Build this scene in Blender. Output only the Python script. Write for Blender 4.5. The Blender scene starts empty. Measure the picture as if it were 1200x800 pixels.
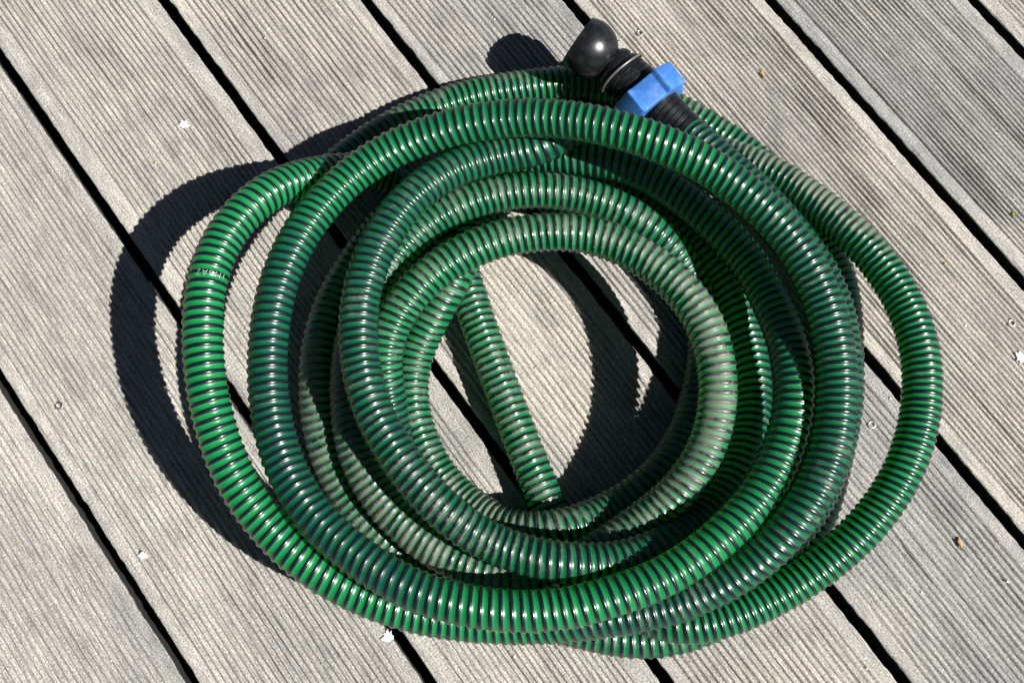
import bpy, bmesh, math, random
import numpy as np
from mathutils import Vector, Matrix

random.seed(7)
RNG = np.random.default_rng(11)
scene = bpy.context.scene
COL = scene.collection

# ------------------------------------------------------------------ camera, light, exposure
TILT = math.radians(14.577)
DIST = 0.93974
cam_data = bpy.data.cameras.new('camera')
cam = bpy.data.objects.new('camera', cam_data)
COL.objects.link(cam)
cam.location = (0, -DIST*math.sin(TILT), DIST*math.cos(TILT))
cam.rotation_euler = (TILT, 0, 0)
cam_data.sensor_width = 36.0
cam_data.lens = 39.0
cam_data.clip_start = 0.01
cam_data.clip_end = 50
scene.camera = cam

SUN_DIR = Vector((0.84, -0.39, 1.0)).normalized()          # towards the sun
world = bpy.data.worlds.new('World')
scene.world = world
world.use_nodes = True
wn = world.node_tree.nodes
wl = world.node_tree.links
wn.clear()
sky = wn.new('ShaderNodeTexSky')
sky.sky_type = 'NISHITA'
sky.sun_disc = False
sky.air_density = 0.2                     # very clear, dry air
sky.dust_density = 0.4
sky.ozone_density = 0.0
sky.sun_elevation = math.asin(SUN_DIR.z)
sky.sun_rotation = math.atan2(SUN_DIR.x, SUN_DIR.y)
bg = wn.new('ShaderNodeBackground')
bg.inputs['Strength'].default_value = 0.05
wo = wn.new('ShaderNodeOutputWorld')
wl.new(sky.outputs['Color'], bg.inputs['Color'])
wl.new(bg.outputs[0], wo.inputs['Surface'])

sun_data = bpy.data.lights.new('sun', 'SUN')
sun_data.energy = 5.0
sun_data.angle = math.radians(0.53)
sun_data.color = (1.0, 0.975, 0.935)
sun = bpy.data.objects.new('sun', sun_data)
COL.objects.link(sun)
sun.rotation_euler = SUN_DIR.to_track_quat('Z', 'Y').to_euler()
sun.location = SUN_DIR*3

scene.view_settings.view_transform = 'Standard'
scene.view_settings.look = 'None'
scene.view_settings.exposure = 1.03
scene.view_settings.gamma = 1.0
scene.view_settings.use_curve_mapping = False
scene.render.engine = 'CYCLES'
scene.cycles.max_bounces = 10
scene.cycles.transmission_bounces = 8
scene.cycles.transparent_max_bounces = 8

# ------------------------------------------------------------------ helpers
def link(o, parent=None):
    COL.objects.link(o)
    if parent is not None:
        o.parent = parent
    return o

def empty(name, loc=(0, 0, 0), parent=None):
    o = bpy.data.objects.new(name, None)
    o.location = loc
    o.empty_display_size = 0.05
    return link(o, parent)

def tag(o, label=None, cat=None, group=None, kind=None):
    if label: o['label'] = label
    if cat: o['category'] = cat
    if group: o['group'] = group
    if kind: o['kind'] = kind
    return o

def np_mesh(name, verts, quads, mat, parent=None, smooth=True, attrs=None, loc=None):
    """verts (n,3), quads (m,4) or (m,3) numpy -> mesh object"""
    me = bpy.data.meshes.new(name)
    k = quads.shape[1]
    me.vertices.add(len(verts))
    me.vertices.foreach_set('co', np.ascontiguousarray(verts, dtype=np.float32).ravel())
    me.loops.add(quads.size)
    me.loops.foreach_set('vertex_index', np.ascontiguousarray(quads, dtype=np.int32).ravel())
    me.polygons.add(len(quads))
    me.polygons.foreach_set('loop_start', np.arange(0, quads.size, k, dtype=np.int32))
    me.update(calc_edges=True)
    if smooth:
        me.polygons.foreach_set('use_smooth', np.ones(len(quads), dtype=bool))
    if attrs:
        for an, av in attrs.items():
            a = me.attributes.new(an, 'FLOAT', 'POINT')
            a.data.foreach_set('value', np.ascontiguousarray(av, dtype=np.float32).ravel())
    me.materials.append(mat)
    me.validate()
    o = bpy.data.objects.new(name, me)
    if loc is not None:
        o.location = loc
    return link(o, parent)

def grid_quads(nu, nv, wrap_v=False):
    """vertex index = u*nv + v"""
    u = np.arange(nu-1)[:, None]
    v = np.arange(nv if wrap_v else nv-1)[None, :]
    v2 = (v+1) % nv
    a = u*nv+v; b = u*nv+v2; c = (u+1)*nv+v2; d = (u+1)*nv+v
    return np.stack([a, b, c, d], -1).reshape(-1, 4)

def bm_obj(name, bm, mat, parent=None, smooth=False, loc=None):
    me = bpy.data.meshes.new(name)
    bm.normal_update()
    bm.to_mesh(me)
    bm.free()
    if smooth:
        me.polygons.foreach_set('use_smooth', np.ones(len(me.polygons), dtype=bool))
    me.materials.append(mat)
    o = bpy.data.objects.new(name, me)
    if loc is not None:
        o.location = loc
    return link(o, parent)

class VNoise:
    """tiling value noise on a random grid, smooth interpolation"""
    def __init__(self, n=64, seed=0):
        self.n = n
        self.g = np.random.default_rng(seed).random((n, n))
    def __call__(self, x, y):
        n = self.n
        xi = np.floor(x).astype(int); yi = np.floor(y).astype(int)
        fx = x-xi; fy = y-yi
        fx = fx*fx*(3-2*fx); fy = fy*fy*(3-2*fy)
        a = self.g[xi % n, yi % n]; b = self.g[(xi+1) % n, yi % n]
        c = self.g[xi % n, (yi+1) % n]; d = self.g[(xi+1) % n, (yi+1) % n]
        return (a*(1-fx)+b*fx)*(1-fy)+(c*(1-fx)+d*fx)*fy

def new_mat(name):
    m = bpy.data.materials.new(name)
    m.use_nodes = True
    nt = m.node_tree
    nt.nodes.clear()
    out = nt.nodes.new('ShaderNodeOutputMaterial')
    return m, nt, out

def N(nt, t, **kw):
    n = nt.nodes.new(t)
    for k, v in kw.items():
        if k in ('operation', 'data_type', 'attribute_name', 'blend_type', 'noise_dimensions', 'attribute_type', 'interpolation', 'feature'):
            setattr(n, k, v)
        else:
            n.inputs[k].default_value = v
    return n

def ramp(nt, src, stops):
    r = nt.nodes.new('ShaderNodeValToRGB')
    e = r.color_ramp.elements
    while len(e) < len(stops):
        e.new(0.5)
    for el, (p, c) in zip(e, stops):
        el.position = p
        el.color = c if len(c) == 4 else (*c, 1)
    nt.links.new(src, r.inputs['Fac'])
    return r

def mixc(nt, fac, a, b, blend='MIX'):
    m = nt.nodes.new('ShaderNodeMix')
    m.data_type = 'RGBA'
    m.blend_type = blend
    for sock, val in ((m.inputs['Factor'], fac), (m.inputs['A'], a), (m.inputs['B'], b)):
        if hasattr(val, 'is_output') or isinstance(val, bpy.types.NodeSocket):
            nt.links.new(val, sock)
        elif isinstance(val, (int, float)):
            sock.default_value = val
        else:
            sock.default_value = (*val, 1)
    return m.outputs['Result']

def math_n(nt, op, a, b=None, clamp=False):
    m = nt.nodes.new('ShaderNodeMath')
    m.operation = op
    m.use_clamp = clamp
    for i, val in enumerate((a, b)):
        if val is None: continue
        if isinstance(val, bpy.types.NodeSocket):
            nt.links.new(val, m.inputs[i])
        else:
            m.inputs[i].default_value = val
    return m.outputs[0]

# ------------------------------------------------------------------ materials
def wood_material():
    m, nt, out = new_mat('weathered_wood')
    L = nt.links
    tc = N(nt, 'ShaderNodeTexCoord')
    info = N(nt, 'ShaderNodeObjectInfo')
    add = nt.nodes.new('ShaderNodeVectorMath'); add.operation = 'ADD'
    scl = nt.nodes.new('ShaderNodeVectorMath'); scl.operation = 'SCALE'
    comb = N(nt, 'ShaderNodeCombineXYZ')
    L.new(info.outputs['Random'], comb.inputs['X']); L.new(info.outputs['Random'], comb.inputs['Y'])
    L.new(comb.outputs[0], scl.inputs[0]); scl.inputs['Scale'].default_value = 37.0
    L.new(tc.outputs['Object'], add.inputs[0]); L.new(scl.outputs[0], add.inputs[1])
    def noise(sx, sy, detail, rough, scale=1.0, dist=0.0):
        mp = N(nt, 'ShaderNodeMapping')
        mp.inputs['Scale'].default_value = (sx, sy, 1)
        L.new(add.outputs[0], mp.inputs['Vector'])
        n = N(nt, 'ShaderNodeTexNoise', Scale=scale, Detail=detail, Roughness=rough, Distortion=dist)
        L.new(mp.outputs[0], n.inputs['Vector'])
        return n.outputs['Fac']
    big = noise(9, 4, 3, .55)                 # large bleached and grey areas
    streak = noise(330, 9, 4, .6)             # grain along the board (y)
    fine = noise(1500, 45, 3, .7)            # fibres
    grit = noise(950, 520, 3, .7)           # speckle
    blot = noise(45, 22, 4, .65, dist=.6)
    c1 = ramp(nt, big, [(.33, (.262, .258, .252)), (.68, (.368, .350, .322))]).outputs[0]
    c2 = ramp(nt, streak, [(.28, (.66, .67, .68)), (.5, (1, 1, 1)), (.72, (1.15, 1.14, 1.12))]).outputs[0]
    c = mixc(nt, .85, c1, c2, 'MULTIPLY')
    c3 = ramp(nt, fine, [(.32, (.34, .34, .35)), (.50, (1, 1, 1)), (.70, (1.38, 1.36, 1.32))]).outputs[0]
    c = mixc(nt, .85, c, c3, 'MULTIPLY')
    c4 = ramp(nt, grit, [(.34, (.38, .37, .36)), (.48, (.92, .92, .92)), (.54, (1.03, 1.03, 1.03)), (.66, (1.75, 1.72, 1.66))]).outputs[0]
    c = mixc(nt, .9, c, c4, 'MULTIPLY')
    c5 = ramp(nt, blot, [(.30, (.72, .735, .75)), (.52, (1, 1, 1))]).outputs[0]
    c = mixc(nt, .75, c, c5, 'MULTIPLY')
    # board to board tone
    bt = ramp(nt, info.outputs['Random'], [(0, (.88, .89, .90)), (1, (1.07, 1.04, .99))]).outputs[0]
    c = mixc(nt, 1.0, c, bt, 'MULTIPLY')
    b = N(nt, 'ShaderNodeBsdfPrincipled', Roughness=.86)
    b.inputs['Specular IOR Level'].default_value = .25
    L.new(c, b.inputs['Base Color'])
    hsum = math_n(nt, 'ADD', math_n(nt, 'MULTIPLY', fine, .6), math_n(nt, 'MULTIPLY', grit, .8))
    hsum = math_n(nt, 'ADD', hsum, math_n(nt, 'MULTIPLY', streak, .7))
    bump = N(nt, 'ShaderNodeBump', Strength=1.0, Distance=.0008)
    L.new(hsum, bump.inputs['Height'])
    L.new(bump.outputs[0], b.inputs['Normal'])
    L.new(b.outputs[0], out.inputs['Surface'])
    return m

def dust_nodes(nt, L, amount_bias=0.0):
    """dust mask: vertex attribute 'dust' broken up with noise"""
    tc = N(nt, 'ShaderNodeTexCoord')
    at = N(nt, 'ShaderNodeAttribute', attribute_name='dust')
    n1 = N(nt, 'ShaderNodeTexNoise', Scale=60, Detail=6, Roughness=.65)
    n2 = N(nt, 'ShaderNodeTexNoise', Scale=900, Detail=3, Roughness=.6)
    n3 = N(nt, 'ShaderNodeTexNoise', Scale=1700, Detail=1, Roughness=.5)
    for n in (n1, n2, n3):
        L.new(tc.outputs['Object'], n.inputs['Vector'])
    s = math_n(nt, 'ADD', at.outputs['Fac'], math_n(nt, 'MULTIPLY', math_n(nt, 'SUBTRACT', n1.outputs['Fac'], .5), 1.9))
    s = math_n(nt, 'ADD', s, math_n(nt, 'MULTIPLY', math_n(nt, 'SUBTRACT', n2.outputs['Fac'], .5), 1.3))
    mask = ramp(nt, s, [(.32, (0, 0, 0)), (.85, (.72, .72, .72))]).outputs[0]
    speck = ramp(nt, n3.outputs['Fac'], [(.70, (0, 0, 0)), (.76, (.55, .55, .55))]).outputs[0]
    mx = math_n(nt, 'MAXIMUM', mask, math_n(nt, 'MULTIPLY', speck, math_n(nt, 'ADD', at.outputs['Fac'], .25, True)))
    return mx, n1.outputs['Fac'], n2.outputs['Fac']

def wall_material():
    m, nt, out = new_mat('green_translucent_pvc')
    L = nt.links
    dust, n1, n2 = dust_nodes(nt, L)
    mk = N(nt, 'ShaderNodeAttribute', attribute_name='murk')
    base = mixc(nt, mk.outputs['Fac'], (.013, .275, .090), (.006, .080, .062))
    tint = ramp(nt, n1, [(.3, (.82, .86, .86)), (.7, (1.1, 1.06, 1.0))]).outputs[0]
    base = mixc(nt, 1.0, base, tint, 'MULTIPLY')
    base = mixc(nt, math_n(nt, 'MULTIPLY', dust, .68), base, (.29, .33, .26))
    p = N(nt, 'ShaderNodeBsdfPrincipled')
    p.inputs['IOR'].default_value = 1.5
    p.inputs['Specular IOR Level'].default_value = .5
    L.new(base, p.inputs['Base Color'])
    L.new(math_n(nt, 'ADD', math_n(nt, 'MULTIPLY', dust, .4), .36), p.inputs['Roughness'])
    p.inputs['Coat Weight'].default_value = .45
    glv = ramp(nt, n1, [(.35, (.09, .09, .09)), (.62, (.42, .42, .42))]).outputs[0]
    L.new(math_n(nt, 'ADD', math_n(nt, 'MULTIPLY', dust, .35), glv), p.inputs['Coat Roughness'])
    bump = N(nt, 'ShaderNodeBump', Strength=.05, Distance=.0008)
    L.new(math_n(nt, 'ADD', n1, math_n(nt, 'MULTIPLY', n2, .4)), bump.inputs['Height'])
    L.new(bump.outputs[0], p.inputs['Normal'])
    tr = N(nt, 'ShaderNodeBsdfTranslucent')
    L.new(mixc(nt, dust, mixc(nt, mk.outputs['Fac'], (.020, .74, .11), (.012, .38, .10)), (.05, .2, .06)), tr.inputs['Color'])
    mx = N(nt, 'ShaderNodeMixShader')
    mx.inputs['Fac'].default_value = .5
    L.new(p.outputs[0], mx.inputs[1]); L.new(tr.outputs[0], mx.inputs[2])
    L.new(mx.outputs[0], out.inputs['Surface'])
    return m

def rib_material():
    m, nt, out = new_mat('dark_rigid_pvc_rib')
    L = nt.links
    dust, n1, n2 = dust_nodes(nt, L)
    base = mixc(nt, n1, (.002, .005, .008), (.006, .011, .016))
    base = mixc(nt, dust, base, (.145, .135, .12))
    p = N(nt, 'ShaderNodeBsdfPrincipled')
    p.inputs['IOR'].default_value = 1.5
    p.inputs['Specular IOR Level'].default_value = .3
    L.new(base, p.inputs['Base Color'])
    L.new(math_n(nt, 'ADD', math_n(nt, 'MULTIPLY', dust, .4), .30), p.inputs['Roughness'])
    p.inputs['Coat Weight'].default_value = .4
    glv = ramp(nt, n1, [(.35, (.08, .08, .08)), (.65, (.32, .32, .32))]).outputs[0]
    L.new(math_n(nt, 'ADD', math_n(nt, 'MULTIPLY', dust, .5), glv), p.inputs['Coat Roughness'])
    bump = N(nt, 'ShaderNodeBump', Strength=.12, Distance=.0008)
    L.new(math_n(nt, 'ADD', n1, math_n(nt, 'MULTIPLY', n2, .4)), bump.inputs['Height'])
    L.new(bump.outputs[0], p.inputs['Normal'])
    L.new(p.outputs[0], out.inputs['Surface'])
    return m

def plain_material(name, col, rough, metal=0.0, var=0.12, scale=120, dustcol=None, bump=.1, dust_amt=.25):
    m, nt, out = new_mat(name)
    L = nt.links
    tc = N(nt, 'ShaderNodeTexCoord')
    n = N(nt, 'ShaderNodeTexNoise', Scale=scale, Detail=6, Roughness=.65)
    n2 = N(nt, 'ShaderNodeTexNoise', Scale=1300, Detail=2, Roughness=.6)
    L.new(tc.outputs['Object'], n.inputs['Vector']); L.new(tc.outputs['Object'], n2.inputs['Vector'])
    lo = tuple(c*(1-var) for c in col); hi = tuple(min(1, c*(1+var)) for c in col)
    base = mixc(nt, n.outputs['Fac'], lo, hi)
    rsock = None
    if dustcol:
        sp = ramp(nt, n2.outputs['Fac'], [(.60, (0, 0, 0)), (.72, (dust_amt,)*3)]).outputs[0]
        big = ramp(nt, n.outputs['Fac'], [(.48, (0, 0, 0)), (.75, (dust_amt*.8,)*3)]).outputs[0]
        dm = math_n(nt, 'MAXIMUM', sp, big)
        base = mixc(nt, dm, base, dustcol)
        rsock = math_n(nt, 'ADD', math_n(nt, 'MULTIPLY', dm, .4), rough)
    p = N(nt, 'ShaderNodeBsdfPrincipled', Roughness=rough, Metallic=metal)
    L.new(base, p.inputs['Base Color'])
    if rsock: L.new(rsock, p.inputs['Roughness'])
    b = N(nt, 'ShaderNodeBump', Strength=bump, Distance=.0006)
    L.new(n2.outputs['Fac'], b.inputs['Height'])
    L.new(b.outputs[0], p.inputs['Normal'])
    L.new(p.outputs[0], out.inputs['Surface'])
    return m

M_WOOD = wood_material()
M_WALL = wall_material()
M_RIB = rib_material()
M_BLACK = plain_material('black_polyethylene', (.005, .006, .007), .30, dustcol=(.30, .29, .27), dust_amt=.07, var=.3)
M_BLUE = plain_material('blue_nylon', (.030, .130, .400), .42, dustcol=(.35, .40, .45), dust_amt=.25)
M_WIRE = plain_material('dull_wire', (.16, .155, .15), .45, metal=.6, dustcol=(.3, .28, .25))
M_SCREW = plain_material('stainless_screw', (.30, .29, .28), .5, metal=1.0, dustcol=(.3, .28, .25), dust_amt=.3)
M_SOCKET = plain_material('dirt_filled_socket', (.03, .028, .025), .8)
M_PAINT = plain_material('white_paint_fleck', (.58, .58, .56), .85, var=.25)
M_INK = plain_material('white_print', (.50, .57, .53), .6, var=.3)
M_TAN = plain_material('dry_leaf', (.38, .25, .11), .7)
M_MOSS = plain_material('green_leaf_scrap', (.25, .30, .04), .7)
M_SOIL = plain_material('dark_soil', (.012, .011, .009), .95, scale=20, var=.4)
M_EDGE = plain_material('gap_shade_board_edge', (.014, .013, .012), .95, scale=60, var=.4)  # board sides near-black: the shade in the gaps is painted into their colour
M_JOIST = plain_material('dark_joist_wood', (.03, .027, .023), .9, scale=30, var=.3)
def crumb_material():
    m, nt, out = new_mat('mixed_grit')
    tc = N(nt, 'ShaderNodeTexCoord')
    v = N(nt, 'ShaderNodeTexWhiteNoise')
    sn = nt.nodes.new('ShaderNodeVectorMath'); sn.operation = 'SNAP'
    sn.inputs[1].default_value = (.004, .004, .02)
    nt.links.new(tc.outputs['Object'], sn.inputs[0]); nt.links.new(sn.outputs[0], v.inputs['Vector'])
    r = ramp(nt, v.outputs['Value'], [(0, (.62, .60, .56)), (.45, (.62, .60, .56)), (.5, (.42, .30, .14)), (.68, (.50, .20, .10)), (.78, (.40, .36, .05)), (.9, (.06, .05, .04))])
    r.color_ramp.interpolation = 'CONSTANT'
    p = N(nt, 'ShaderNodeBsdfPrincipled', Roughness=.85)
    nt.links.new(r.outputs[0], p.inputs['Base Color'])
    nt.links.new(p.outputs[0], out.inputs['Surface'])
    return m
M_CRUMB = crumb_material()

# ------------------------------------------------------------------ the deck
AZ = math.radians(36.388)                 # across-board direction
NX, NY = math.cos(AZ), math.sin(AZ)
PITCH = 0.150
OFF = -0.51574                            # gap k is centred on x' = OFF + k*PITCH
GAP = 0.0088
ground = bmesh.new()
bmesh.ops.create_grid(ground, x_segments=1, y_segments=1, size=6)
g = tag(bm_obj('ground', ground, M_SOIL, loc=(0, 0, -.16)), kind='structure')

deck = empty('wooden_deck')
deck.rotation_euler = (0, 0, AZ)          # local x runs across the boards, local y along them
tag(deck, 'weathered grey grooved timber decking under the hose', kind='structure')

LEN0, LEN1 = -0.80, 0.80
def board_mesh(k, mid):
    """grooved board number k; local x across (0 centre), y along"""
    period = [.0048, .0050, .0049, .0047, .0053, .0053, .0043, .0040, .0043][k % 9]
    wear0 = [.62, .70, .88, .90, .85, .75, .88, .85, .6][k % 9]
    w = PITCH-GAP
    marg = [.013, .010, .009, .012, .008, .009, .009, .012, .012][k % 9]
    ng = int((w-2*marg)/period)
    gx0 = -ng*period/2
    xs = [-w/2]
    xs += [-w/2+.0006, -w/2+.0016, -w/2+.0032, -w/2+.0055]
    q = [0, .12, .24, .36, .48, .62, .74, .87]
    inner = []
    for i in range(ng):
        inner += [gx0+(i+f)*period for f in q]
    inner.append(gx0+ng*period)
    xs += [x for x in inner if abs(x) < w/2-.0065]
    xs += [w/2-.0055, w/2-.0032, w/2-.0016, w/2-.0006, w/2]
    xs = np.array(sorted(xs))
    ys = np.arange(LEN0, LEN1+.001, .0045)
    Xg, Yg = np.meshgrid(xs, ys)                           # rows along the board
    n1, n2, n3, n4 = (VNoise(97, 100*k+j) for j in range(4))
    wander = (n1(Xg*3+5, Yg*6)-.5)*.0016+(n2(Xg*60, Yg*22)-.5)*.0004+(n3(Xg*260+3, Yg*14)-.5)*.0005
    ph = ((Xg-gx0)/period+1e-6) % 1.0
    # ridge profile: flat wide tops, narrow rounded grooves
    gr = (.5+.5*np.cos(2*math.pi*(ph-.24)))**(1.3+1.2*n3(Xg*180, Yg*12))
    wear = np.clip(wear0+(n4(Xg*22, Yg*9)-.5)*.6+(n2(Xg*150+9, Yg*14)-.5)*.5, .10, 1.15)
    lip = np.clip((w/2-marg*.75-np.abs(Xg))/.003, 0, 1)
    in_g = (Xg > gx0-.0001) & (Xg < gx0+ng*period+.0001)
    depth = .0028*wear*lip*in_g
    z = -gr*depth
    z += (n3(Xg*800, Yg*14)-.5)*.0006+(n1(Xg*330, Yg*9)-.5)*.0005
    z += (n2(Xg*14, Yg*3)-.5)*.0012
    # cracks: a few long narrow splits
    for c in range(5):
        cx = RNG.uniform(-w/2+.02, w/2-.02); cy = RNG.uniform(LEN0, LEN1); cl = RNG.uniform(.04, .15)
        cxw = cx+(n1(Yg*0+c, Yg*26)-.5)*.004
        z -= np.exp(-((Xg-cxw)/.0009)**2)*np.clip(1-((Yg-cy)/cl)**2, 0, 1)*.0016
    # rounded and chipped arrises
    e = w/2-np.abs(Xg)
    rad = .0011+.0008*(n4(Yg*40, Xg*0+2*np.sign(Xg))-.3)
    rad = np.clip(rad, .0006, .003)
    t = np.clip(1-e/rad, 0, 1)
    z -= rad*(1-np.sqrt(np.clip(1-t*t, 0, 1)))
    chip = np.clip(n3(Yg*55+20, np.sign(Xg)*9+40)-.84, 0, 1)*.006+(n1(Yg*220, np.sign(Xg)*5+30)-.5)*.0010
    sx = np.where(e < .0062, -np.sign(Xg)*chip*np.clip(1-e/.0062, 0, 1), 0)
    Xo = Xg+sx+np.where(e < .004, 0, wander)
    nu, nv = Xg.shape
    top = np.stack([Xo, Yg, z], -1).reshape(-1, 3)
    # sides and underside
    T = .026
    quads = grid_quads(nu, nv)[:, ::1]
    left = top.reshape(nu, nv, 3)[:, 0].copy(); right = top.reshape(nu, nv, 3)[:, -1].copy()
    left[:, 2] = -T; right[:, 2] = -T
    base = len(top)
    verts = np.vstack([top, left, right])
    i = np.arange(nu-1)
    ql = np.stack([i*nv, (i+1)*nv, base+i+1, base+i], -1)
    qr = np.stack([(i+1)*nv+nv-1, i*nv+nv-1, base+nu+i, base+nu+i+1], -1)
    qb = np.stack([base+i, base+i+1, base+nu+i+1, base+nu+i], -1)
    return verts, np.vstack([quads, ql, qr, qb]), len(quads)

boards = {}
for k in range(0, 9):
    mid = OFF+(k-.5)*PITCH                 # board between gap k-1 and gap k
    v, q, ntop = board_mesh(k, mid)
    b = np_mesh('board', v, q, M_WOOD, deck, loc=(mid, 0, 0))
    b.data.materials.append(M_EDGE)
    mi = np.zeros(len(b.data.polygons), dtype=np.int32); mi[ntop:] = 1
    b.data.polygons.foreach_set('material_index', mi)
    boards[k] = b

def px_ground(px, py, z=0.0):
    """where the view ray through a photo pixel meets height z (used only to read positions off the photograph)"""
    x = (px-600)/1300; y = -(py-400)/1300
    d = Vector((x, y*math.cos(TILT)+math.sin(TILT), y*math.sin(TILT)-math.cos(TILT)))
    o = Vector(cam.location)
    return o+d*((z-o.z)/d.z)

def to_deck(p):
    return Vector((p.x*NX+p.y*NY, -p.x*NY+p.y*NX, p.z))

# joists under the boards
for yj in (-.62, -.02, .58):
    bm = bmesh.new()
    bmesh.ops.create_cube(bm, size=1)
    bmesh.ops.scale(bm, vec=(1.5, .045, .07), verts=bm.verts)
    bmesh.ops.bevel(bm, geom=bm.edges[:], offset=.004, segments=2, affect='EDGES')
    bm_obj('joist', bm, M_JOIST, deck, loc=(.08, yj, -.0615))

# countersunk screws, sub-parts of their boards
def screw_meshes():
    bm = bmesh.new()
    prof = [(.0012, -.0024), (.0015, -.0008), (.0019, -.0002), (.0032, 0.0), (.0036, -.0005), (.0037, -.003)]
    n = 20
    rings = [[bm.verts.new((r*math.cos(2*math.pi*i/n), r*math.sin(2*math.pi*i/n), z)) for i in range(n)] for r, z in prof]
    for a, b2 in zip(rings[:-1], rings[1:]):
        for i in range(n):
            bm.faces.new((a[i], a[(i+1) % n], b2[(i+1) % n], b2[i]))
    bm.faces.new(rings[0])
    me = bpy.data.meshes.new('screw'); bm.normal_update(); bm.to_mesh(me); bm.free()
    me.polygons.foreach_set('use_smooth', np.ones(len(me.polygons), dtype=bool))
    me.materials.append(M_SCREW)
    return me
SCREW = screw_meshes()
for px, py in ((69, 475), (177, 406), (750, 38), (1022, 497), (1186, 378)):
    l = to_deck(px_ground(px, py))
    k = int(math.floor((l.x-OFF)/PITCH))+1
    b = boards[k]
    o = bpy.data.objects.new('screw', SCREW)
    link(o, b)
    o.location = (l.x-b.location.x, l.y, -.0001)

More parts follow.
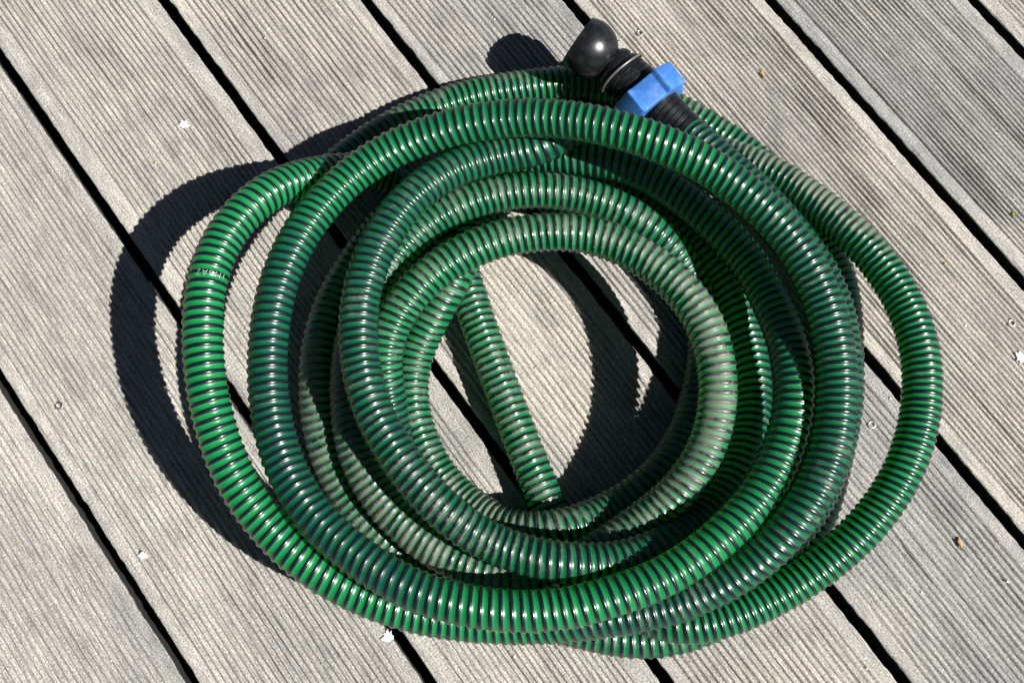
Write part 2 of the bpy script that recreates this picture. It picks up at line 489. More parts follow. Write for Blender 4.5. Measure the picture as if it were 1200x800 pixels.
# ------------------------------------------------------------------ the hose
PATH = '''1482,1651,564,1545,1577,576,1609,1505,587,1675,1436,595,1742,1369,599,1811,1302,602,1879,1233,604,1946,1161,606,2011,1087,609,2076,1011,611,2139,934,610,2201,856,606,2263,778,597,2323,699,584,2380,620,567,2435,538,549,2486,454,530,2531,367,512,2570,277,496,2602,184,482,2626,89,471,2643,-9,463,2654,-108,459,2660,-207,457,2660,-307,456,2655,-406,457,2646,-506,457,2632,-605,458,2613,-703,458,2591,-801,459,2564,-898,460,2534,-993,460,2498,-1087,461,2459,-1178,461,2415,-1268,461,2367,-1355,459,2314,-1438,455,2257,-1518,447,2196,-1593,437,2129,-1663,422,2058,-1727,405,1982,-1785,385,1902,-1839,367,1819,-1888,351,1734,-1933,342,1646,-1971,340,1557,-2000,349,1466,-2017,367,1373,-2023,395,1276,-2019,430,1174,-2013,466,1069,-2012,496,960,-2023,513,851,-2044,514,746,-2072,498,646,-2096,469,552,-2108,433,462,-2103,393,373,-2082,352,286,-2049,314,198,-2012,281,109,-1973,253,19,-1935,232,-72,-1896,218,-162,-1856,212,-252,-1812,213,-339,-1763,221,-422,-1706,235,-500,-1642,253,-573,-1571,274,-640,-1495,296,-702,-1415,317,-757,-1331,336,-807,-1245,352,-850,-1156,366,-887,-1065,380,-917,-974,397,-940,-882,419,-958,-791,448,-971,-700,483,-983,-610,523,-995,-520,563,-1004,-430,601,-1007,-337,634,-999,-244,661,-978,-152,685,-945,-61,706,-902,26,724,-850,109,739,-791,187,750,-725,261,759,-653,329,766,-576,392,772,-495,449,778,-409,500,784,-321,545,789,-229,584,792,-135,617,794,-39,644,794,58,665,794,157,680,794,256,689,793,356,691,792,455,686,791,553,673,792,650,651,794,745,621,797,836,582,803,923,535,809,1007,482,817,1087,424,826,1163,359,833,1234,290,840,1300,216,845,1361,138,849,1415,54,852,1462,-33,853,1500,-125,852,1529,-220,850,1550,-317,847,1563,-415,842,1569,-514,835,1568,-613,827,1559,-712,817,1542,-809,805,1517,-904,790,1484,-996,774,1443,-1084,755,1394,-1169,735,1339,-1247,712,1277,-1319,684,1209,-1385,652,1136,-1446,618,1060,-1504,588,981,-1562,566,901,-1619,554,818,-1675,549,734,-1729,549,647,-1779,551,556,-1823,556,463,-1860,562,367,-1891,568,270,-1919,571,174,-1944,573,79,-1962,574,-16,-1969,576,-111,-1962,577,-205,-1941,579,-299,-1910,580,-390,-1871,579,-479,-1827,578,-565,-1777,575,-648,-1721,572,-727,-1661,570,-803,-1597,570,-875,-1530,571,-943,-1459,573,-1005,-1383,574,-1062,-1303,574,-1112,-1219,572,-1157,-1131,568,-1194,-1039,564,-1225,-945,559,-1249,-849,552,-1267,-752,545,-1280,-653,536,-1289,-554,529,-1293,-454,524,-1291,-354,522,-1283,-255,524,-1268,-156,530,-1245,-60,538,-1217,35,548,-1182,127,560,-1142,218,571,-1098,307,582,-1052,395,592,-1001,481,601,-946,563,606,-885,642,610,-819,716,611,-747,784,612,-670,847,612,-588,903,614,-502,951,616,-412,993,618,-319,1029,619,-224,1060,618,-128,1085,616,-30,1103,614,69,1116,611,169,1122,608,268,1123,604,367,1117,597,466,1105,589,563,1088,577,659,1065,564,753,1036,551,844,1001,537,933,960,522,1018,914,505,1101,862,486,1179,806,464,1252,744,438,1319,678,408,1380,607,375,1433,531,341,1480,451,307,1519,366,274,1552,278,243,1577,187,216,1594,95,193,1602,0,176,1602,-96,165,1593,-192,158,1578,-289,155,1558,-387,154,1533,-483,156,1504,-579,160,1471,-672,169,1433,-763,184,1390,-850,204,1343,-934,228,1291,-1015,255,1234,-1090,283,1172,-1160,307,1105,-1225,324,1034,-1283,333,959,-1338,334,880,-1389,333,795,-1438,336,707,-1483,349,614,-1525,371,519,-1560,398,422,-1589,420,325,-1609,430,228,-1619,422,135,-1618,400,44,-1605,368,-42,-1580,331,-123,-1543,292,-201,-1497,255,-277,-1445,222,-351,-1388,195,-424,-1327,175,-493,-1260,163,-559,-1188,157,-617,-1110,155,-669,-1026,156,-714,-938,159,-752,-846,161,-784,-753,164,-809,-656,165,-826,-559,167,-834,-460,169,-833,-362,174,-821,-265,183,-798,-171,199,-765,-81,222,-725,3,253,-680,83,289,-634,160,329,-587,236,367,-541,314,401,-495,393,427,-452,476,442,-410,561,445,-371,648,435,-333,737,413,-297,827,383,-260,917,349,-220,1007,314,-175,1096,284,-125,1182,258,-66,1263,241,0,1337,234,73,1400,236,155,1449,245,244,1481,259,338,1493,274,434,1485,291,530,1459,308,623,1419,327,713,1370,342,801,1318,352,888,1266,353,975,1217,347,1063,1170,336,1150,1122,323,1235,1072,308,1317,1017,291,1395,957,272,1469,893,251,1538,825,231,1604,752,213,1665,674,198,1721,593,188,1772,507,181,1817,417,178,1856,324,177,1888,229,178,1915,133,179,1936,35,183,1954,-63,188,1967,-161,197,1974,-260,208,1977,-359,221,1973,-457,235,1963,-555,251,1947,-652,267,1925,-748,285,1899,-843,303,1867,-935,323,1831,-1026,343,1788,-1114,364,1741,-1198,386,1688,-1279,408,1629,-1355,431,1567,-1427,454,1500,-1495,481,1429,-1559,514,1353,-1620,559,1272,-1675,613,1186,-1725,669,1099,-1769,715,1009,-1808,750,918,-1841,775,825,-1866,796,730,-1882,816,633,-1891,835,536,-1892,851,438,-1888,862,340,-1879,866,242,-1865,864,146,-1844,856,51,-1818,847,-42,-1787,841,-133,-1749,842,-221,-1705,851,-306,-1655,864,-387,-1599,878,-465,-1538,892,-539,-1472,903,-610,-1403,911,-678,-1330,915,-742,-1254,917,-803,-1175,917,-861,-1093,916,-915,-1009,916,-966,-923,915,-1012,-835,915,-1053,-744,915,-1087,-650,915,-1116,-555,917,-1139,-459,918,-1156,-361,921,-1168,-262,922,-1173,-163,922,-1173,-63,921,-1168,37,919,-1157,137,917,-1140,235,916,-1116,333,915,-1087,428,915,-1051,521,915,-1010,611,916,-962,699,916,-909,783,915,-850,863,914,-785,938,910,-715,1009,904,-640,1074,897,-560,1133,886,-476,1186,874,-388,1232,861,-297,1271,848,-204,1304,838,-110,1331,833,-15,1352,835,79,1369,841,172,1388,852,262,1418,861,348,1464,863,433,1523,849,516,1584,812,601,1636,752,686,1673,676,771,1697,594,857,1715,516,944,1730,446,1031,1741,388,1119,1747,341,1207,1746,306,1296,1735,281,1385,1715,269,1474,1686,268,1563,1651,280,1650,1614,300,1735,1576,325,1818,1537,351,1899,1496,375,1979,1452,398,2058,1403,421,2135,1350,445,2211,1292,470,2286,1231,493,2359,1166,514,2430,1098,534,2501,1029,552,2570,959,570,2637,887,585,2703,813,599,2766,737,611,2827,658,620,2884,577,628,2938,493,636,2987,407,645,3032,318,654,3071,227,664,3104,134,673,3132,38,682,3154,-59,689,3169,-157,694,3179,-256,698,3183,-356,701,3180,-456,703,3172,-555,703,3157,-653,703,3138,-751,700,3113,-848,697,3084,-943,691,3049,-1036,684,3010,-1128,675,2965,-1216,664,2915,-1301,651,2861,-1384,638,2802,-1463,623,2739,-1539,608,2673,-1612,593,2603,-1682,578,2530,-1749,563,2454,-1812,547,2376,-1872,532,2295,-1929,518,2211,-1983,507,2126,-2034,497,2038,-2083,492,1948,-2128,488,1856,-2171,488,1762,-2212,488,1666,-2248,488,1568,-2278,486,1469,-2301,481,1371,-2314,473,1276,-2316,460,1185,-2305,439,1100,-2282,409,1020,-2248,368,943,-2207,320,866,-2162,270,789,-2118,226,712,-2071,193,639,-2021,171,572,-1964,159,512,-1901,154,459,-1831,153,414,-1754,153,377,-1670,153,345,-1580,153,314,-1486,153,281,-1392,153,245,-1299,153,208,-1206,153,170,-1114,153,132,-1021,153,96,-928,153,60,-834,153,25,-741,153,-10,-647,153,-45,-553,153,-79,-459,153,-113,-365,153,-147,-270,153,-180,-176,153,-214,-82,153,-247,13,153,-279,107,153,-311,202,153,-342,297,153,-372,393,153,-402,488,153,-432,584,153,-463,680,153,-496,774,153,-534,867,153,-578,957,153,-630,1043,155,-689,1122,160,-755,1193,171,-828,1254,190,-906,1304,216,-988,1341,251,-1072,1364,292,-1156,1375,338,-1238,1372,387,-1319,1358,439,-1397,1334,493,-1473,1302,547,-1548,1265,603,-1621,1225,659,-1691,1181,716,-1760,1132,770,-1825,1079,823,-1887,1020,871,-1948,955,914,-2007,885,951,-2064,808,981,-2117,728,1006,-2165,643,1027,-2207,555,1046,-2241,463,1062,-2268,369,1076,-2289,272,1087,-2303,174,1095,-2312,75,1099,-2315,-25,1100,-2314,-125,1098,-2310,-224,1093,-2303,-324,1087,-2292,-423,1078,-2278,-521,1067,-2262,-619,1055,-2242,-716,1040,-2218,-812,1024,-2192,-906,1005,-2162,-999,985,-2128,-1091,963,-2090,-1180,941,-2047,-1267,918,-1999,-1351,895,-1946,-1433,873,-1888,-1512,852,-1826,-1588,833,-1761,-1661,815,-1691,-1731,799,-1618,-1797,783,-1542,-1859,767,-1462,-1916,749,-1380,-1969,731,-1295,-2018,713,-1207,-2063,694,-1118,-2104,676,-1027,-2142,659,-935,-2176,643,-840,-2206,630,-745,-2232,617,-648,-2254,607,-550,-2272,598,-451,-2287,590,-352,-2298,584,-253,-2307,580,-153,-2313,579,-53,-2318,582,46,-2319,590,145,-2318,604,243,-2314,624,341,-2308,648,438,-2298,675,535,-2287,700,632,-2275,721,730,-2263,735,828,-2250,743,926,-2234,747,1024,-2215,751,1121,-2192,758,1216,-2163,769,1309,-2131,783,1400,-2093,800,1488,-2051,820,1574,-2005,843,1656,-1954,867,1735,-1899,895,1811,-1840,925,1882,-1776,955,1949,-1708,984,2014,-1635,1008,2074,-1559,1027,2131,-1478,1042,2183,-1394,1052,2230,-1306,1059,2272,-1216,1065,2307,-1123,1070,2337,-1028,1074,2360,-931,1078,2378,-833,1082,2391,-734,1086,2400,-635,1091,2403,-535,1095,2402,-435,1099,2396,-336,1104,2385,-237,1108,2369,-138,1114,2348,-41,1120,2321,55,1128,2288,148,1137,2249,240,1147,2204,328,1157,2153,413,1168,2098,495,1178,2037,574,1188,1972,649,1197,1904,721,1205,1832,790,1213,1758,856,1221,1680,919,1228,1601,979,1236,1518,1035,1244,1433,1086,1252,1345,1133,1260,1255,1175,1267,1164,1215,1272,1071,1252,1275,978,1288,1275,884,1322,1271,790,1354,1263,695,1385,1252,601,1414,1237,507,1440,1220,412,1463,1200,317,1484,1178,222,1501,1155,125,1514,1131,28,1522,1108,-69,1525,1086,-167,1522,1067,-264,1515,1048,-362,1505,1029,-459,1490,1010,-555,1472,989,-651,1450,967,-745,1425,945,-838,1394,925,-929,1358,906,-1017,1316,889,-1103,1267,876,-1185,1212,867,-1263,1151,861,-1336,1084,860,-1403,1011,863,-1466,934,870,-1523,853,880,-1575,769,892,-1623,682,904,-1666,593,915,-1704,501,926,-1737,408,936,-1766,313,944,-1790,216,951,-1809,118,955,-1823,19,959,-1834,-80,961,-1841,-180,962,-1844,-280,961,-1843,-380,960,-1839,-479,958,-1831,-579,955,-1819,-678,952,-1802,-777,949,-1781,-874,947,-1755,-970,946,-1724,-1065,945,-1688,-1158,944,-1646,-1249,944,-1598,-1336,944,-1545,-1421,945,-1487,-1502,946,-1423,-1578,949,-1354,-1649,953,-1280,-1716,959,-1203,-1779,966,-1123,-1838,974,-1042,-1896,982,-958,-1950,989,-873,-2002,996,-785,-2048,1001,-694,-2089,1004,-601,-2123,1007,-505,-2152,1007,-408,-2176,1007,-310,-2196,1007,-212,-2212,1007,-113,-2223,1007,-13,-2230,1007,87,-2233,1006,187,-2230,1007,286,-2222,1007,385,-2209,1008,482,-2191,1011,579,-2169,1013,675,-2143,1014,770,-2115,1013,865,-2083,1008,959,-2048,1002,1050,-2009,995,1139,-1965,988,1225,-1916,983,1308,-1864,980,1389,-1807,977,1468,-1746,975,1545,-1682,972,1619,-1615,966,1691,-1543,959,1758,-1469,950,1821,-1390,943,1879,-1308,936,1931,-1223,931,1977,-1135,927,2018,-1044,922,2054,-951,918,2084,-856,912,2108,-760,904,2126,-663,893,2137,-565,878,2141,-468,859,2138,-371,837,2130,-275,812,2117,-179,785,2100,-85,758,2080,10,731,2055,103,705,2027,196,681,1994,287,659,1956,377,642,1912,465,629,1861,549,621,1804,630,619,1741,706,622,1673,780,628,1602,850,636,1529,918,645,1454,984,654,1376,1046,662,1296,1106,670,1214,1162,677,1129,1213,681,1043,1258,684,954,1297,683,863,1329,677,771,1355,666,678,1377,649,585,1397,628,491,1416,607,396,1434,588,301,1449,572,206,1458,558,110,1459,542,14,1454,523,-82,1442,502,-178,1426,484,-274,1404,470,-369,1378,462,-463,1345,460,-555,1307,461,-644,1262,463,-728,1210,464,-808,1151,462,-884,1087,455,-955,1017,447,-1021,944,437,-1084,867,426,-1143,788,417,-1199,706,409,-1253,622,403,-1305,536,399,-1353,449,397,-1399,360,397,-1440,269,397,-1475,176,397,-1504,81,396,-1528,-15,394,-1545,-113,391,-1556,-211,387,-1562,-310,382,-1562,-409,379,-1558,-509,377,-1549,-608,376,-1535,-707,376,-1515,-805,374,-1489,-900,371,-1457,-995,367,-1420,-1087,362,-1377,-1176,358,-1329,-1264,353,-1276,-1349,349,-1219,-1432,346,-1158,-1512,342,-1094,-1589,338,-1027,-1664,332,-958,-1736,323,-887,-1804,309,-812,-1867,292,-734,-1924,273,-651,-1975,253,-565,-2021,234,-476,-2063,215,-385,-2101,199,-292,-2137,184,-199,-2172,172,-105,-2205,163,-10,-2235,158,87,-2262,154,184,-2285,153,283,-2305,153,381,-2325,153,479,-2345,153,577,-2367,153,675,-2388,153,773,-2407,153,872,-2422,153,971,-2430,153,1071,-2429,153,1170,-2420,153,1268,-2403,153,1365,-2379,153,1460,-2348,153,1552,-2312,153,1643,-2270,153,1733,-2225,153,1820,-2176,153,1904,-2123,153,1986,-2065,153,2063,-2003,153,2136,-1936,153,2204,-1864,153,2267,-1787,153,2324,-1706,153,2376,-1621,153,2422,-1533,153,2464,-1443,153,2502,-1350,153,2536,-1256,153,2566,-1160,153,2593,-1064,153,2618,-967,153,2640,-869,153,2662,-771,153,2682,-673,153,2701,-575,153,2719,-477,153,2735,-378,153,2749,-279,153,2762,-180,153,2771,-80,153,2778,20,153,2782,120,153,2783,219,153,2780,319,153,2771,418,153,2754,516,153,2730,613,153,2699,707,153,2661,800,153,2619,890,153,2573,979,153,2523,1066,153,2470,1150,153,2414,1233,153,2354,1313,153,2291,1390,153,2224,1465,153,2154,1536,153,2081,1604,153,2005,1669,153,1927,1732,153,1847,1792,153,1766,1851,153,1684,1908,153,1602,1965,153,1518,2018,153,1431,2069,153,1343,2115,153,1253,2158,153,1160,2196,153,1066,2230,153,971,2259,153,874,2283,153,776,2301,153,677,2314,153,578,2321,153,478,2321,153,378,2317,153,279,2308,153,179,2297,153,80,2283,153,-19,2267,153,-117,2250,153,-215,2230,153,-313,2208,153,-409,2182,153,-504,2151,153,-598,2116,153,-690,2078,153,-781,2037,153,-871,1993,153,-959,1946,153,-1045,1895,153,-1129,1841,153,-1212,1784,153,-1292,1725,153,-1371,1663,153,-1446,1598,153,-1519,1530,153,-1588,1458,153,-1652,1382,153,-1711,1302,153,-1766,1220,153,-1819,1135,153'''
RUNS = [('S', 0), ('E', 81), ('G', 146), ('O', 175), ('Ea', 216), ('H', 247), ('V', 277), ('M', 290), ('C', 327), ('R', 398), ('I', 467), ('A', 506), ('K', 566), ('T', 613), ('N', 726), ('Q', 757), ('F', 777), ('J', 812), ('U', 855), ('P', 871)]

D_HOSE = .0305
R_CREST = .01570
R_WALL = .01495
TURN = .0066                               # pitch of the spiral
P = np.array([int(q) for q in PATH.replace('\n', '').split(',')], float).reshape(-1, 3)*1e-4
def catmull(P, n):
    Q = np.vstack([2*P[0]-P[1], P, 2*P[-1]-P[-2]])
    u = np.linspace(0, len(P)-1-1e-9, n)
    i = u.astype(int); f = (u-i)[:, None]
    p0, p1, p2, p3 = Q[i], Q[i+1], Q[i+2], Q[i+3]
    return .5*((2*p1)+(-p0+p2)*f+(2*p0-5*p1+4*p2-p3)*f**2+(-p0+3*p1-3*p2+p3)*f**3), u
dense, du = catmull(P, 40000)
arc = np.r_[0, np.cumsum(np.linalg.norm(np.diff(dense, axis=0), axis=1))]
LEN = arc[-1]
NS = int(LEN/(TURN/10))
s_ = np.linspace(0, LEN, NS)
Cn = np.stack([np.interp(s_, arc, dense[:, k]) for k in range(3)], 1)
node = np.interp(s_, arc, du)
Tg = np.gradient(Cn, axis=0); Tg /= np.linalg.norm(Tg, axis=1)[:, None]
# rotation minimising frame
Ua = np.zeros_like(Cn)
u0 = np.cross(Tg[0], [0, 0, 1.]); Ua[0] = u0/np.linalg.norm(u0)
cur = Ua[0]
for i in range(1, NS):
    cur = cur-Tg[i]*cur.dot(Tg[i]); cur = cur/math.sqrt(cur.dot(cur)); Ua[i] = cur
Va = np.cross(Tg, Ua)

def frame_at(sv):
    f = np.clip(sv/LEN*(NS-1), 0, NS-1.001)
    i = f.astype(int); w = (f-i)[:, None]
    lerp = lambda A: A[i]*(1-w)+A[i+1]*w
    u = lerp(Ua); v = lerp(Va)
    return lerp(Cn), u/np.linalg.norm(u, axis=1)[:, None], v/np.linalg.norm(v, axis=1)[:, None]

def wall_radius(phase):
    """membrane between two ribs; phase 0 = rib centre"""
    d = np.abs(((phase+.5) % 1.0)-.5)/.5            # 0 at rib, 1 mid-span
    return R_WALL-.00055+.00095*(.5+.5*np.cos(math.pi*d))

# turns of the spiral counted along the hose: wound a little tighter or looser here and there
PITCHES = {'R': .0059, 'S': .0062, 'A': .0070, 'U': .0061, 'P': .0063, 'J': .0069, 'K': .0064}
def turn_map():
    pn = np.full(len(P), TURN)
    bb = [b for _, b in RUNS]+[len(P)]
    for (nm, b0), b1 in zip(RUNS, bb[1:]):
        pn[b0:b1] = PITCHES.get(nm, TURN)
        if nm == 'T':
            pn[b0+(b1-b0)//2:b1] = .0069
    kk = np.hanning(25); kk /= kk.sum()
    pn = np.convolve(np.pad(pn, 12, mode='edge'), kk, 'valid')
    ps = np.interp(node, np.arange(len(P)), pn)*(1+.09*(VNoise(301, 77)(s_*70, s_*0)-.5)+.10*(VNoise(301, 78)(s_*9, s_*0)-.5))
    return np.r_[0, np.cumsum(np.diff(s_)*2/(ps[1:]+ps[:-1]))]
PHI_S = turn_map()
PHI = lambda s: np.interp(s, s_, PHI_S)
S_OF = lambda turns: np.interp(turns, PHI_S, s_)

# dust / murk levels by stretch of hose
LEVEL = {'S': (.15, .7), 'E': (.42, .10), 'G': (.55, .15), 'O': (.30, .30), 'Ea': (.48, .2), 'H': (.30, .2), 'V': (.40, .3), 'M': (.18, .5),
         'C': (.20, .55), 'R': (.12, .12), 'I': (.40, .25), 'A': (.02, .0), 'K': (.20, .65), 'T': (.05, .45), 'N': (.10, .2), 'Q': (.05, .0),
         'F': (.55, .15), 'J': (.30, .35), 'U': (.1, .4), 'P': (.62, .1)}
n_nodes = len(P)
lev = np.zeros((n_nodes, 2))
bounds = [b for _, b in RUNS]+[n_nodes]
RI = {}
for (nm, b0), b1 in zip(RUNS, bounds[1:]):
    lev[b0:b1] = LEVEL[nm]
    RI[nm] = (b0, b1)
# finer: dusty shoulder where the outer right loop starts, clear lower loop
def run_ramp(nm, f0, f1, col, val):
    b0, b1 = RI[nm]; n = b1-b0
    lev[b0+int(f0*n):b0+int(f1*n), col] = val
run_ramp('R', 0, .26, 0, .85)
run_ramp('E', .48, .80, 0, .68)
run_ramp('T', .0, .36, 1, .18)
run_ramp('T', .36, .70, 1, .85)
run_ramp('T', .66, 1.0, 1, .08)
run_ramp('C', .25, .62, 1, .70)
run_ramp('C', .12, .30, 0, .34)
ker = np.hanning(13); ker /= ker.sum()
for c in range(2):
    lev[:, c] = np.convolve(np.pad(lev[:, c], 6, mode='edge'), ker, 'valid')
DIRS = np.tile(np.array([[-.15, .1, .95]]), (n_nodes, 1))
for nm, dv in {'P': (-.35, .85, .35), 'R': (.35, .75, .5), 'F': (-.7, -.1, .7), 'G': (-.3, -.2, .9), 'Ea': (-.55, .55, .6), 'E': (-.1, .35, .9), 'A': (-.8, -.3, .3)}.items():
    b0, b1 = RI[nm]; DIRS[b0:b1] = dv
DIRS /= np.linalg.norm(DIRS, axis=1)[:, None]
blot = VNoise(211, 5)
def surf_attrs(sv, radial, edge):
    nd = np.interp(sv, s_, node)
    i = np.clip(nd.astype(int), 0, n_nodes-1)
    d = lev[i, 0]; mk = lev[i, 1]
    facing = (radial*DIRS[i]).sum(-1)
    th = np.arctan2(radial[:, 2], radial[:, 0]+1e-6)
    bl = blot(sv*28, th*1.3)*.6+blot(sv*90+7, th*2.2+4)*.4
    dust = d*(.25+.95*np.clip(facing*1.15, 0, 1))+(bl-.5)*.38*(.25+d)+edge
    murk = np.clip(mk+(bl-.5)*.5*(mk > .04), 0, 1)
    return dust, murk

hose = empty('suction_hose', (0, 0, 0))
tag(hose, 'long green spiral ribbed suction hose lying coiled on the wooden deck', 'hose')

NT = 28
th = np.arange(NT)/NT*2*math.pi
S2 = np.repeat(s_, NT); TH = np.tile(th, NS)
phase = PHI(S2)-TH/(2*math.pi)
rad = wall_radius(phase)
radial = (np.repeat(Ua, NT, 0)*np.cos(TH)[:, None]+np.repeat(Va, NT, 0)*np.sin(TH)[:, None])
V = np.repeat(Cn, NT, 0)+radial*rad[:, None]
dmid = np.abs(((phase+.5) % 1.0)-.5)/.5
dust, murk = surf_attrs(S2, radial, .22*np.clip(1-(dmid-.40)/.25, 0, 1))
np_mesh('hose_wall', V, grid_quads(NS, NT, True), M_WALL, hose, attrs={'dust': dust, 'murk': murk})

# spiral rib: half-round bead wound round the wall
turns = PHI_S[-1]
NH = int(turns*NT)
a_ = np.linspace(0, turns, NH)*2*math.pi                 # winding angle
prof_w = np.array([-.00152, -.00138, -.0010, -.0005, .0005, .0010, .00138, .00152])
prof_r = np.array([R_WALL-.0003, R_WALL+.00030, R_CREST-.00024, R_CREST, R_CREST, R_CREST-.00024, R_WALL+.00030, R_WALL-.0003])
NPf = len(prof_w)
A2 = np.repeat(a_, NPf); Wv = np.tile(prof_w, NH); Rv = np.tile(prof_r, NH)
Rv = Rv+(blot(A2*1.7, A2*0)-.5)*.00014
sv = np.clip(S_OF(A2/(2*math.pi))+Wv, 0, LEN)
c_, u_, v_ = frame_at(sv)
rd = u_*np.cos(A2)[:, None]+v_*np.sin(A2)[:, None]
V = c_+rd*Rv[:, None]
dust, murk = surf_attrs(sv, rd, np.tile(np.array([.16, .06, -.10, -.2, -.2, -.10, .06, .16]), NH))
np_mesh('spiral_rib', V, grid_quads(NH, NPf), M_RIB, hose, attrs={'dust': dust, 'murk': murk})

# ---- white print on the outer left loop
def surface_r(s, t):
    ph = PHI(s)-t/(2*math.pi)
    dd = np.abs(((ph+.5) % 1.0)-.5)*TURN
    rib = np.interp(dd, [0, .0005, .0010, .00138, .00152], [R_CREST, R_CREST, R_CREST-.00024, R_WALL+.00030, R_WALL-.0003])
    return np.maximum(rib, wall_radius(ph))
def project(p):
    q = np.asarray(p)-np.array(cam.location)
    Y = q[..., 1]*math.cos(TILT)+q[..., 2]*math.sin(TILT); Zd = q[..., 1]*math.sin(TILT)-q[..., 2]*math.cos(TILT)
    return np.stack([600+1300*q[..., 0]/Zd, 400-1300*Y/Zd], -1)
b0, b1 = RI['A']
sel = np.where((node > b0) & (node < b1))[0]
pr = project(Cn[sel])
ic = sel[np.argmin(((pr-np.array([245, 327]))**2).sum(1))]
cu = bpy.data.curves.new('print', 'FONT')
cu.body = '1MBAZ'
cu.size = .0066
cu.space_character = 1.25
cu.resolution_u = 3
cu.offset = -.00020
tmp = bpy.data.objects.new('print_tmp', cu)
COL.objects.link(tmp)
bpy.context.view_layer.update()
me = bpy.data.meshes.new_from_object(tmp.evaluated_get(bpy.context.evaluated_depsgraph_get()))
bpy.data.objects.remove(tmp)
bmt = bmesh.new(); bmt.from_mesh(me)
bmesh.ops.triangulate(bmt, faces=bmt.faces[:])
for _ in range(2):
    long_e = [e for e in bmt.edges if e.calc_length() > .0006]
    if long_e: bmesh.ops.subdivide_edges(bmt, edges=long_e, cuts=2)
    bmesh.ops.triangulate(bmt, faces=bmt.faces[:])
co = np.array([v.co[:] for v in bmt.verts])
cx = (co[:, 0].min()+co[:, 0].max())/2; cy = (co[:, 1].min()+co[:, 1].max())/2
# direction towards the camera at the print, then arc length runs down the picture
tocam = np.array(cam.location)-Cn[ic]; tocam /= np.linalg.norm(tocam)
t0 = math.atan2(tocam.dot(Va[ic]), tocam.dot(Ua[ic]))
down = 1 if project(Cn[ic+40])[1] > project(Cn[ic])[1] else -1
side = -Ua[ic]*math.sin(t0)+Va[ic]*math.cos(t0)
rightward = 1 if side[0] > 0 else -1
tt = t0+rightward*(-(co[:, 0]-cx))/R_CREST+rightward*.04
# the line of print follows the winding of the spiral
sp = s_[ic]+down*(co[:, 1]-cy)+(tt-t0)/(2*math.pi)*TURN
c_, u_, v_ = frame_at(sp)
rr = np.maximum(surface_r(sp, tt), R_CREST-.0004)+.00012
Vp = c_+(u_*np.cos(tt)[:, None]+v_*np.sin(tt)[:, None])*rr[:, None]
for v, p in zip(bmt.verts, Vp):
    v.co = p
bm_obj('printed_text', bmt, M_INK, hose)

# ------------------------------------------------------------------ coupling on the hose end
d0 = Cn[0]
ball_c = np.array(px_ground(690, 57, 2.2*D_HOSE))
PXM = float(np.linalg.norm(ball_c-np.array(cam.location)))/1300*.985     # metres per photo pixel at the coupling
# the ball swivels on the body: its axis is bent a little against the body's
pivot = np.array(px_ground(726, 83.5, 2.0*D_HOSE))
def frame_to(p, d, back):
    d = Vector(d).normalized()
    return Matrix.Translation(Vector(p)-d*back) @ d.to_track_quat('Z', 'Y').to_matrix().to_4x4()
axis = d0-pivot
AXL = np.linalg.norm(axis)+45*PXM
cm = frame_to(pivot, axis, 45*PXM)
cm_ball = frame_to(ball_c, pivot-ball_c, 0.0)

def lathe(name, prof, mat, parent, n=48, closed=False):
    """prof list of (z, r) in photo-pixel units along the coupling axis, measured from the ball centre"""
    bm = bmesh.new()
    rings = [[bm.verts.new((r*PXM*math.cos(2*math.pi*i/n), r*PXM*math.sin(2*math.pi*i/n), z*PXM)) for i in range(n)] for z, r in prof]
    pairs = list(zip(rings[:-1], rings[1:]))
    if closed: pairs.append((rings[-1], rings[0]))
    for a, b in pairs:
        for i in range(n):
            bm.faces.new((a[i], b[i], b[(i+1) % n], a[(i+1) % n]))
    bmesh.ops.recalc_face_normals(bm, faces=bm.faces[:])
    me = bpy.data.meshes.new(name); bm.to_mesh(me); bm.free()
    me.polygons.foreach_set('use_smooth', np.ones(len(me.polygons), dtype=bool))
    me.materials.append(mat)
    o = bpy.data.objects.new(name, me)
    link(o, parent)
    md = o.modifiers.new('edge', 'EDGE_SPLIT'); md.split_angle = math.radians(40)
    return o

HL = AXL/PXM                                # hose start in px units (about 160)
body_prof = [(44, 16), (44, 25.5)]
# ribbed body: fine turned grooves
z = 46
while z < 76:
    body_prof += [(z, 27), (z+5.0, 27.3), (z+5.3, 26.2), (z+6.0, 26.2)]
    z += 6.3
body_prof += [(z, 27), (94, 27), (94, 24.5)]
z = 102
i = 0
while z < HL-12:
    rr = 24.6-4.6*(z-102)/(HL-114)
    body_prof += [(z, rr+.5), (z+5.4, rr-.3), (z+5.7, rr-1.6), (z+6.5, rr-1.6)]
    z += 6.9
body_prof += [(z, 20.8), (z+6, 20.8), (z+6.4, 19.6), (HL+2, 19.4), (HL+2, 12), (44, 12)]
coupling = lathe('coupling_body', body_prof, M_BLACK, hose, closed=True)
coupling.matrix_world = cm
coupling['label'] = 'black ribbed plastic coupling body'

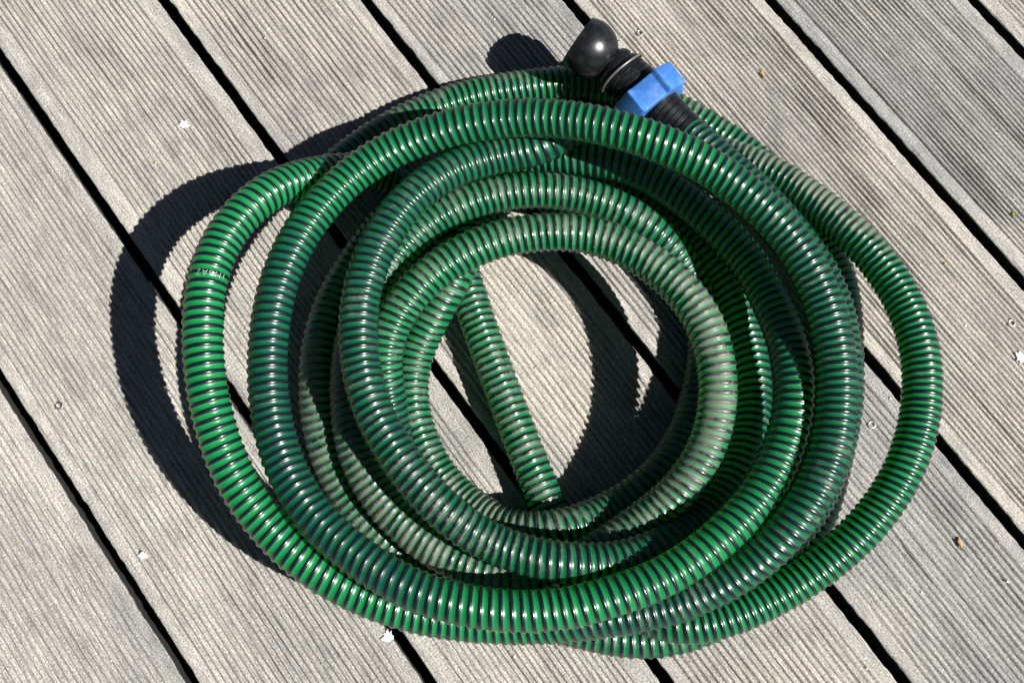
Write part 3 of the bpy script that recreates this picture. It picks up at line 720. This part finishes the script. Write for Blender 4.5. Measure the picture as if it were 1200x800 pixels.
# ball end: hollow truncated sphere with collar
R = 34.0
outer = [(-15.5, 30.0), (-16.0, 31.0)]
a0 = math.acos(-16/R)
a1 = math.acos(28/R)
for j in range(25):
    a = a0+(a1-a0)*j/24
    outer.append((R*math.cos(a), R*math.sin(a)))
outer += [(30.5, 21.6), (32.5, 23.6), (36.5, 25.2), (41, 25.4), (42.2, 24.0), (42.4, 21.5), (45.5, 21.5), (45.5, 15)]
inner = []
for j in range(20):
    a = math.acos(24/31)+(math.acos(-15.5/33.5)-math.acos(24/31))*j/19
    rr = 31.5
    inner.append((rr*math.cos(a), rr*math.sin(a)))
ball = lathe('ball_end', outer+inner, M_BLACK, coupling, closed=True)
ball.matrix_world = cm_ball
ball.matrix_parent_inverse = Matrix.Identity(4)
ball.matrix_basis = cm.inverted() @ cm_ball
ball['label'] = 'hollow black ball shaped end'

# wire ring hanging askew round the neck
bm = bmesh.new()
n, mseg = 72, 10
rings = []
for i in range(n):
    a = 2*math.pi*i/n
    c = Vector((30.5*math.cos(a), 30.5*math.sin(a), 48+3.6*math.sin(a+.5)+1.2*math.sin(2*a)))
    e1 = Vector((math.cos(a), math.sin(a), 0)); e2 = Vector((0, 0, 1))
    rings.append([bm.verts.new((c+(e1*math.cos(2*math.pi*j/mseg)+e2*math.sin(2*math.pi*j/mseg))*1.55)*PXM) for j in range(mseg)])
for i in range(n):
    for j in range(mseg):
        bm.faces.new((rings[i][j], rings[(i+1) % n][j], rings[(i+1) % n][(j+1) % mseg], rings[i][(j+1) % mseg]))
bmesh.ops.recalc_face_normals(bm, faces=bm.faces[:])
wire = bm_obj('wire_ring', bm, M_WIRE, coupling, smooth=True)

# blue union nut with four square lugs
def nut():
    bm = bmesh.new()
    # outline: lugs and recesses with ramped flanks
    tocam_l = cm.inverted().to_3x3() @ (Vector(cam.location)-Vector(ball_c))
    tc = math.atan2(tocam_l.y, tocam_l.x)
    up_l = cm.inverted().to_3x3() @ Vector((.59, .81, 0))
    sg = 1 if math.sin(math.atan2(up_l.y, up_l.x)-tc) > 0 else -1
    pts = []
    n = 240
    for i in range(n):
        a = 2*math.pi*i/n
        f = ((a-tc-sg*math.radians(6))/(math.pi/2)) % 1.0           # recess centred at 0
        dd = min(f, 1-f)*2                                        # 0 recess centre .. 1 lug centre
        t = min(max((dd-.46)/.12, 0), 1); t = t*t*(3-2*t)
        # lug tops and recess floors are nearly flat chords
        al = (1-dd)*math.pi/4; ar = dd*math.pi/4
        r_l = 42.0/max(math.cos(al), .93); r_r = 36.0/max(math.cos(ar), .92)
        pts.append((a, r_r*(1-t)+r_l*t))
    zs = [(76.5, -3.0), (77.3, -.9), (79.0, 0), (104.5, 0), (106.5, -.9), (107.4, -3.0)]
    rings = [[bm.verts.new(((r+dr)*PXM*math.cos(a), (r+dr)*PXM*math.sin(a), z*PXM)) for a, r in pts] for z, dr in zs]
    hole0 = [bm.verts.new((24.3*PXM*math.cos(a), 24.3*PXM*math.sin(a), 107.0*PXM)) for a, r in pts]
    hole1 = [bm.verts.new((26.6*PXM*math.cos(a), 26.6*PXM*math.sin(a), 77.0*PXM)) for a, r in pts]
    seq = [hole1]+rings+[hole0]
    for A, B in zip(seq[:-1], seq[1:]):
        for i in range(n):
            bm.faces.new((A[i], A[(i+1) % n], B[(i+1) % n], B[i]))
    bmesh.ops.recalc_face_normals(bm, faces=bm.faces[:])
    me = bpy.data.meshes.new('union_nut'); bm.to_mesh(me); bm.free()
    me.polygons.foreach_set('use_smooth', np.ones(len(me.polygons), dtype=bool))
    me.materials.append(M_BLUE)
    o = bpy.data.objects.new('union_nut', me)
    link(o, coupling)
    md = o.modifiers.new('edge', 'EDGE_SPLIT'); md.split_angle = math.radians(35)
    return o
un = nut()
# the loose nut sits slightly cocked on its thread
vl = (cm.inverted().to_3x3() @ (Vector(cam.location)-Vector(ball_c))).normalized()
nc = Vector((0, 0, 92*PXM))
un.matrix_basis = Matrix.Translation(nc) @ Matrix.Rotation(math.radians(-9), 4, vl) @ Matrix.Translation(-nc)
un['label'] = 'bright blue union nut with square lugs'

# ------------------------------------------------------------------ small things on the boards
def fleck(name, px, py, size, seed, mat, label, cat, elong=1.0, rot=0.0, thick=.0007, z=.0008, lobes=9):
    rnd = random.Random(seed)
    bm = bmesh.new()
    n = 22
    up, lo = [], []
    c = bm.verts.new((0, 0, thick*1.2))
    for i in range(n):
        a = 2*math.pi*i/n
        r = size*(.35+.65*rnd.random())
        x, y = r*math.cos(a)*elong, r*math.sin(a)
        up.append(bm.verts.new((x, y, thick*(.6+.4*rnd.random()))))
        lo.append(bm.verts.new((x*1.05, y*1.05, -.0012)))
    for i in range(n):
        bm.faces.new((c, up[i], up[(i+1) % n]))
        bm.faces.new((up[i], lo[i], lo[(i+1) % n], up[(i+1) % n]))
    o = bm_obj(name, bm, mat, loc=px_ground(px, py, z))
    o.location.z = z-.0002
    o.rotation_euler = (0, 0, rot)
    return tag(o, label, cat)

fleck('paint_fleck', 215, 146, .0050, 1, M_PAINT, 'small ragged white fleck on the board left of the upper left gap', 'fleck', 1.15, .4)
fleck('paint_fleck', 167, 651, .0042, 2, M_PAINT, 'small white starry fleck on the board below the coil, lower left', 'fleck', 1.0, .9)
fleck('paint_fleck', 454, 745, .0056, 3, M_PAINT, 'white flake at a board edge just under the bottom of the hose', 'fleck', 1.0, 2.1)
fleck('paint_fleck', 1197, 418, .0052, 4, M_PAINT, 'white fleck cut off by the right picture edge', 'fleck', 1.2, -.8)
fleck('leaf_scrap', 893, 86, .0055, 5, M_TAN, 'tan dry leaf scrap on the board right of the blue nut', 'leaf scrap', .32, .3, thick=.0012)
fleck('leaf_scrap', 1125, 636, .0062, 6, M_TAN, 'thin tan leaf scrap on the lower right board', 'leaf scrap', .26, .15, thick=.0012)
fleck('leaf_scrap', 1187, 251, .0026, 8, M_MOSS, 'tiny yellow green leaf scrap near the right picture edge', 'leaf scrap', .6, .1, thick=.0010)

# loose crumbs and grit scattered on the boards
cv, cf = [], []
oct_f = np.array([(0, 1, 4), (1, 2, 4), (2, 3, 4), (3, 0, 4), (1, 0, 5), (2, 1, 5), (3, 2, 5), (0, 3, 5)])
rc = random.Random(21)
for i in range(1000):
    x = rc.uniform(-.52, .52); y = rc.uniform(-.36, .42)
    l = to_deck(Vector((x, y, 0)))
    f = ((l.x-OFF)/PITCH) % 1.0
    if f < .05 or f > .95: continue
    r0 = .00030+.0009*rc.random()**5
    base = np.array([(1, 0, 0), (0, 1, 0), (-1, 0, 0), (0, -1, 0), (0, 0, 1), (0, 0, -1)], float)*r0
    base *= np.array([[rc.uniform(.6, 1.6), rc.uniform(.6, 1.4), rc.uniform(.5, .9)]])
    a = rc.uniform(0, 6.3)
    rot = np.array([[math.cos(a), -math.sin(a), 0], [math.sin(a), math.cos(a), 0], [0, 0, 1]])
    cf.append(oct_f+len(cv)*6)
    cv.append(base @ rot.T+np.array([x, y, r0*.2+.0001]))
cr = np_mesh('loose_grit', np.vstack(cv), np.vstack(cf), M_CRUMB, None, smooth=False)
tag(cr, 'pale crumbs and grit scattered over the deck boards', 'grit', kind='stuff')
